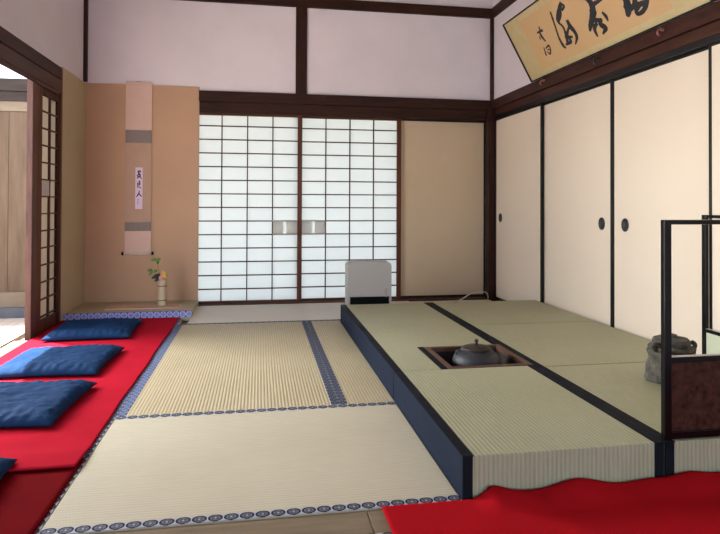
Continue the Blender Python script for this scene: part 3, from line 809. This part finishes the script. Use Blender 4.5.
glyph('calligraphy_character', [
    ([(1.10, 0.40), (1.146, 0.32), (1.131, 0.264), (1.085, 0.219), (1.037, 0.185), (1.009, 0.155)], [.03, .06, .075, .06, .05, .02]),
    ([(1.134, 0.300), (1.209, 0.30), (1.28, 0.303)], [.04, .032, .02]),
    ([(1.061, 0.215), (1.12, 0.201), (1.175, 0.184)], [.03, .036, .03]),
    ([(1.175, 0.195), (1.14, 0.164), (1.17, 0.13), (1.117, 0.10)], [.026, .045, .05, .015]),
    ([(1.116, 0.184), (1.066, 0.157), (1.058, 0.10)], [.03, .04, .02]),
    ([(1.207, 0.229), (1.224, 0.193), (1.223, 0.16)], [.02, .036, .015])], pl, M['ink'], t)
glyph('calligraphy_character', [
    ([(1.42, .34), (1.454, 0.243), (1.439, 0.178), (1.402, 0.128)], [.03, .06, .085, .03]),
    ([(1.426, 0.16), (1.49, 0.17), (1.53, 0.22), (1.52, .32)], [.03, .04, .045, .03]),
    ([(1.505, 0.192), (1.521, 0.165), (1.60, 0.157)], [.03, .05, .03]),
    ([(1.545, 0.161), (1.49, 0.137), (1.496, 0.115), (1.549, 0.121), (1.605, 0.165), (1.62, .24)], [.03, .034, .03, .034, .045, .02]),
    ([(1.40, .30), (1.5, .33), (1.60, .31)], [.03, .04, .02])], pl, M['ink'], t)
WS = 1.15
glyph('signature_mark', [
    ([(0.477, 0.366), (0.462, 0.322)], [.012, .02]), ([(0.415, 0.331), (0.502, 0.327)], [.012, .018]),
    ([(0.447, 0.327), (0.452, 0.285), (0.47, 0.243)], [.018, .024, .012]), ([(0.423, 0.300), (0.417, 0.272)], [.014, .01]),
    ([(0.408, 0.208), (0.388, 0.143)], [.012, .014]), ([(0.431, 0.195), (0.483, 0.204), (0.478, 0.17), (0.445, 0.143), (0.425, 0.17)], [.01, .014, .012, .014, .008]),
    ([(.440, .18), (.47, .175)], [.008, .008])], pl, M['ink'], t)

WS = 1.0
# hooks on the long rail
for k, (y, z, mm, lab) in enumerate(((4.435, 1.925, M['hook'], 'small copper hook under the far end of the framed calligraphy'),
                               (3.665, 1.915, M['iron_hook'], 'small dark iron hook on the rail under the framed calligraphy'),
                               (3.015, 1.925, M['hook'], 'small copper hook on the rail above the widest sliding door'))):
    t = thing('rail_hook', lab, 'hook', (XR-.031, y, z), 0, 'hooks on the right rail')
    MB().lathe([(0, 0), (.011, 0), (.011, .003), (.0, .004)], 20, cap=False).obj('rosette', mm, t, smooth=True).rotation_euler = (0, -pi/2, 0)
    p = catmull([(-.002, 0, 0), (-.018, 0, .004), (-.034, 0, -.006), (-.036, 0, -.026), (-.026, .0, -.034)], 5)
    MB().tube([tuple(q) for q in p], .0062, 8).obj('prong', mm, t, smooth=True)
    p = catmull([(-.018, 0, .003), (-.026, -.016, .0), (-.030, -.024, -.014)], 5)
    MB().tube([tuple(q) for q in p], .0055, 8).obj('prong', mm, t, smooth=True)

# ------------------------------------------------------------------ hanging scroll
YS = D-.024
t = thing('hanging_scroll', 'narrow hanging scroll with three brushed characters on the clay alcove wall', 'hanging scroll', (-1.066, YS, .47))
zz = lambda a: a-.47
x0, x1 = -.112, .112
def sec(name, za, zb, m, e=0): MB().box(x0, x1, -.001-e, .001, zz(za), zz(zb)).obj(name, m, t)
sec('pale_silk_top', 1.581, 1.985, M['scroll_pale']); sec('grey_band', 1.464, 1.5805, M['scroll_grey'], .0002); sec('tan_silk', .7565, 1.4635, M['scroll_tan'])
sec('grey_band', .676, .756, M['scroll_grey'], .0002); sec('pale_silk_bottom', .484, .6755, M['scroll_pale'])
MB().box(-.025, .037, -.003, -.0012, zz(.873), zz(1.245)).obj('writing_paper', M['lilac_paper'], t)
MB().tube([(-.118, -.004, zz(.476)), (.118, -.004, zz(.476))], .0125, 16).obj('roller', M['ivory'], t, smooth=True)
for s in (-1, 1): MB().tube([(s*.118, -.004, zz(.476)), (s*.135, -.004, zz(.476))], .015, 16).obj('roller_knob', M['black'], t, smooth=True)
MB().box(-.112, .112, -.008, .004, zz(1.986), zz(2.012), .003).obj('top_rod', M['scroll_pale'], t)
MB().tube([(-.04, -.002, zz(2.009)), (0, -.002, zz(2.017)), (.04, -.002, zz(2.009))], .0018, 6).obj('hanging_cord', M['scroll_grey'], t)
# map crop pixels of the strip to scroll coordinates: strip spans x 118..198, y 80..440
def sp_(p): return (-.025 + (p[0]-118)/80*.062, zz(1.245) - (p[1]-80)/360*.372)
ps = lambda u, v, h: Vector((u, -.0031-h, v))
def chars(lst, w_): return [([sp_(p) for p in s], [w_*a for a in (1.0, 1.5, .8)]) for s in lst]
glyph('scroll_character', chars([[(138, 120), (160, 116), (182, 112)], [(150, 103), (152, 122), (151, 140)], [(168, 100), (170, 115), (169, 128)], [(133, 150), (152, 143), (170, 137)],
     [(150, 140), (146, 160), (135, 178)], [(160, 126), (172, 158), (190, 180)], [(178, 140), (168, 155), (152, 172)], [(140, 163), (155, 160), (168, 155)]], .0060), ps, M['ink'], t)
glyph('scroll_character', chars([[(150, 207), (163, 203), (176, 200)], [(163, 193), (163, 218), (161, 240)], [(146, 222), (165, 218), (180, 214)], [(150, 233), (164, 231), (176, 229)],
     [(140, 212), (145, 228), (138, 243)], [(136, 250), (158, 250), (186, 262)]], .0056), ps, M['ink'], t)
glyph('scroll_character', chars([[(166, 282), (152, 312), (131, 336)], [(155, 302), (172, 318), (190, 332)]], .0075), ps, M['ink'], t)
glyph('signature_mark', chars([[(148, 355), (153, 360), (147, 366)], [(152, 372), (147, 380), (151, 388)], [(144, 392), (148, 397), (153, 398)]], .0032), ps, M['ink_soft'], t)

# ------------------------------------------------------------------ vase and flowers
VZ = TZ+.0100
t = thing('bamboo_vase', 'slender pale bamboo vase on the thin board in the alcove', 'vase', (-.808, 5.26, VZ))
prof = [(0, 0), (.036, 0), (.037, .01), (.0355, .03), (.036, .12), (.0355, .19), (.037, .222), (.034, .222), (.032, .21), (.031, .03), (0, .03)]
MB().lathe(prof, 36, cap=False).obj('body', M['bamboo'], t, smooth=True)
for z in (.045, .165): MB().lathe([(.0355, z-.004), (.0385, z-.002), (.0385, z+.002), (.0355, z+.004)], 36, cap=False).obj('node_ring', M['bamboo_dark'], t, smooth=True)
fl = thing('flower_arrangement', 'small leafy sprig with pink and yellow blossoms rising from the bamboo vase', 'flowers', (-.808, 5.26, VZ+.032))
def leafm(p, d, L, W, m, name='leaf'):
    p = Vector(p); d = Vector(d).normalized(); sd = d.cross(Vector((.2, -1, .3))).normalized(); up_ = sd.cross(d)
    b = bmesh.new(); rows = []
    for i in range(9):
        s = i/8; ww = W*(sin(pi*s**.8))*.5+.0004; c_ = p + d*L*s - Vector((0, 0, 1))*L*.25*s*s
        rows.append([b.verts.new(c_ - sd*ww + up_*ww*.3), b.verts.new(c_), b.verts.new(c_ + sd*ww + up_*ww*.3)])
    for A, B in zip(rows, rows[1:]):
        b.faces.new((A[0], A[1], B[1], B[0])); b.faces.new((A[1], A[2], B[2], B[1]))
    mb = MB(); mb.merge(b); o = mb.obj(name, m, fl, smooth=True); md = o.modifiers.new('s', 'SOLIDIFY'); md.thickness = .0008
stm = [[(0, 0, 0), (-.012, -.005, .12), (-.02, -.01, .22), (-.035, -.012, .30), (-.045, -.01, .355)],
       [(.005, 0, 0), (-.01, -.01, .14), (-.035, -.018, .215), (-.075, -.02, .262)],
       [(.01, .005, 0), (.012, 0, .14), (.016, -.005, .225)]]
for s in stm: MB().tube([tuple(q) for q in catmull(s, 5)], .0016, 6).obj('stem', M['stem'], fl, smooth=True)
for p, d, L, W, m in (((-.045, -.01, .350), (-.9, -.1, .3), .055, .030, 'leaf'), ((-.045, -.01, .352), (.7, -.2, .5), .045, .03, 'leaf'), ((-.043, -.01, .345), (.3, -.6, -.3), .04, .028, 'leaf'),
                      ((-.075, -.02, .262), (-.8, -.2, .35), .05, .028, 'leaf'), ((-.075, -.02, .262), (-.6, -.3, -.6), .045, .026, 'leaf'), ((-.055, -.018, .245), (.1, -.2, .9), .045, .024, 'leaf'),
                      ((-.03, -.014, .22), (-.9, -.3, -.1), .06, .032, 'leaf_dark'), ((-.02, -.012, .215), (-.4, -.4, .5), .05, .034, 'leaf_dark'), ((-.02, -.012, .205), (-.8, -.5, -.4), .05, .03, 'leaf_dark'),
                      ((.016, -.005, .215), (.7, -.2, .4), .04, .022, 'leaf')):
    leafm(p, d, L, W, M[m])
def blossom(c_, r, m, n=5):
    mb = MB()
    for k in range(n):
        a = 2*pi*k/n; b = bmesh.new(); bmesh.ops.create_uvsphere(b, u_segments=10, v_segments=6, radius=1)
        bmesh.ops.scale(b, vec=(r*.55, r*.25, r*.42), verts=b.verts)
        mb.merge(b, Matrix.Translation(Vector(c_)) @ Matrix.Rotation(-a, 4, 'Y') @ Matrix.Translation((r*.5, 0, 0)) @ Matrix.Rotation(.4, 4, 'Z'))
    mb.obj('blossom', m, fl, smooth=True)
blossom((-.008, -.03, .205), .019, M['petal_pink']); blossom((.018, -.022, .222), .022, M['petal_yellow']); blossom((.014, -.028, .248), .017, M['petal_yellow']); blossom((.004, -.03, .186), .013, M['petal_pink'])

# ------------------------------------------------------------------ outside
struct('ground', M['ground'], -14, 14, -12, 18, -.62, -.5)  # unseen pale gravel plane laid to bounce light
m = MB()
for i in range(7): m.box(-2.88+i*.176, -2.88+i*.176+.173, -2.0, 5.19, -.045, -.006, .002)
m.box(-2.85, -2.75, -2.0, 5.19, -.5, -.05)
o = m.obj('veranda_deck', M['deck'], None); tag(o, 'sunlit bleached wooden veranda floor outside the left doorway', 'veranda')
# end wall of the veranda: boards, pale rails and dark capping
t = thing('board_wall', 'weathered board wall with dark capping closing the far end of the veranda', 'wooden wall', (-2.4, 5.22, 0))
m = MB()
for i, x in enumerate([-.92+.187*k for k in range(9)]): m.box(x, x+.184, .01, .03, .20, 1.67, .002)
m.obj('boards', M['plank'], t)
MB().box(-.94, .80, -.004, .036, 1.672, 1.752, .003).obj('upper_rail', M['plank_pale'], t)
MB().box(-.94, .80, -.004, .036, .075, .198, .003).obj('lower_rail', M['plank_pale'], t)
MB().box(-.96, .80, -.02, .05, 1.753, 1.83, .004).obj('lintel', M['outer_dark'], t)
MB().box(-1.0, .80, -.05, .09, 1.831, 1.93, .004).obj('capping', M['outer_dark'], t)
MB().box(-.96, .80, -.015, .05, -.04, .074, .003).obj('base_shade_strip', M['base_shade'], t)  # floor shade painted as a blue-grey strip at the wall foot
# garden wall beyond; the added sun-blocking eave follows
struct('wall_garden', M['plaster'], -8, -7.8, -8, 12, -.5, 1.9)

# unseen eave added to keep direct sun off the back screens
m = MB(); m.prism([(D+.12, 2.75), (D+1.5, 2.30), (D+1.5, 2.24), (D+.12, 2.69)], 'x', -1.6, 4.0)
o = m.obj('sun_block_eave', M['outer_dark'], None); tag(o, 'unseen dark eave added outside to keep sun off the back paper screens', 'eave')
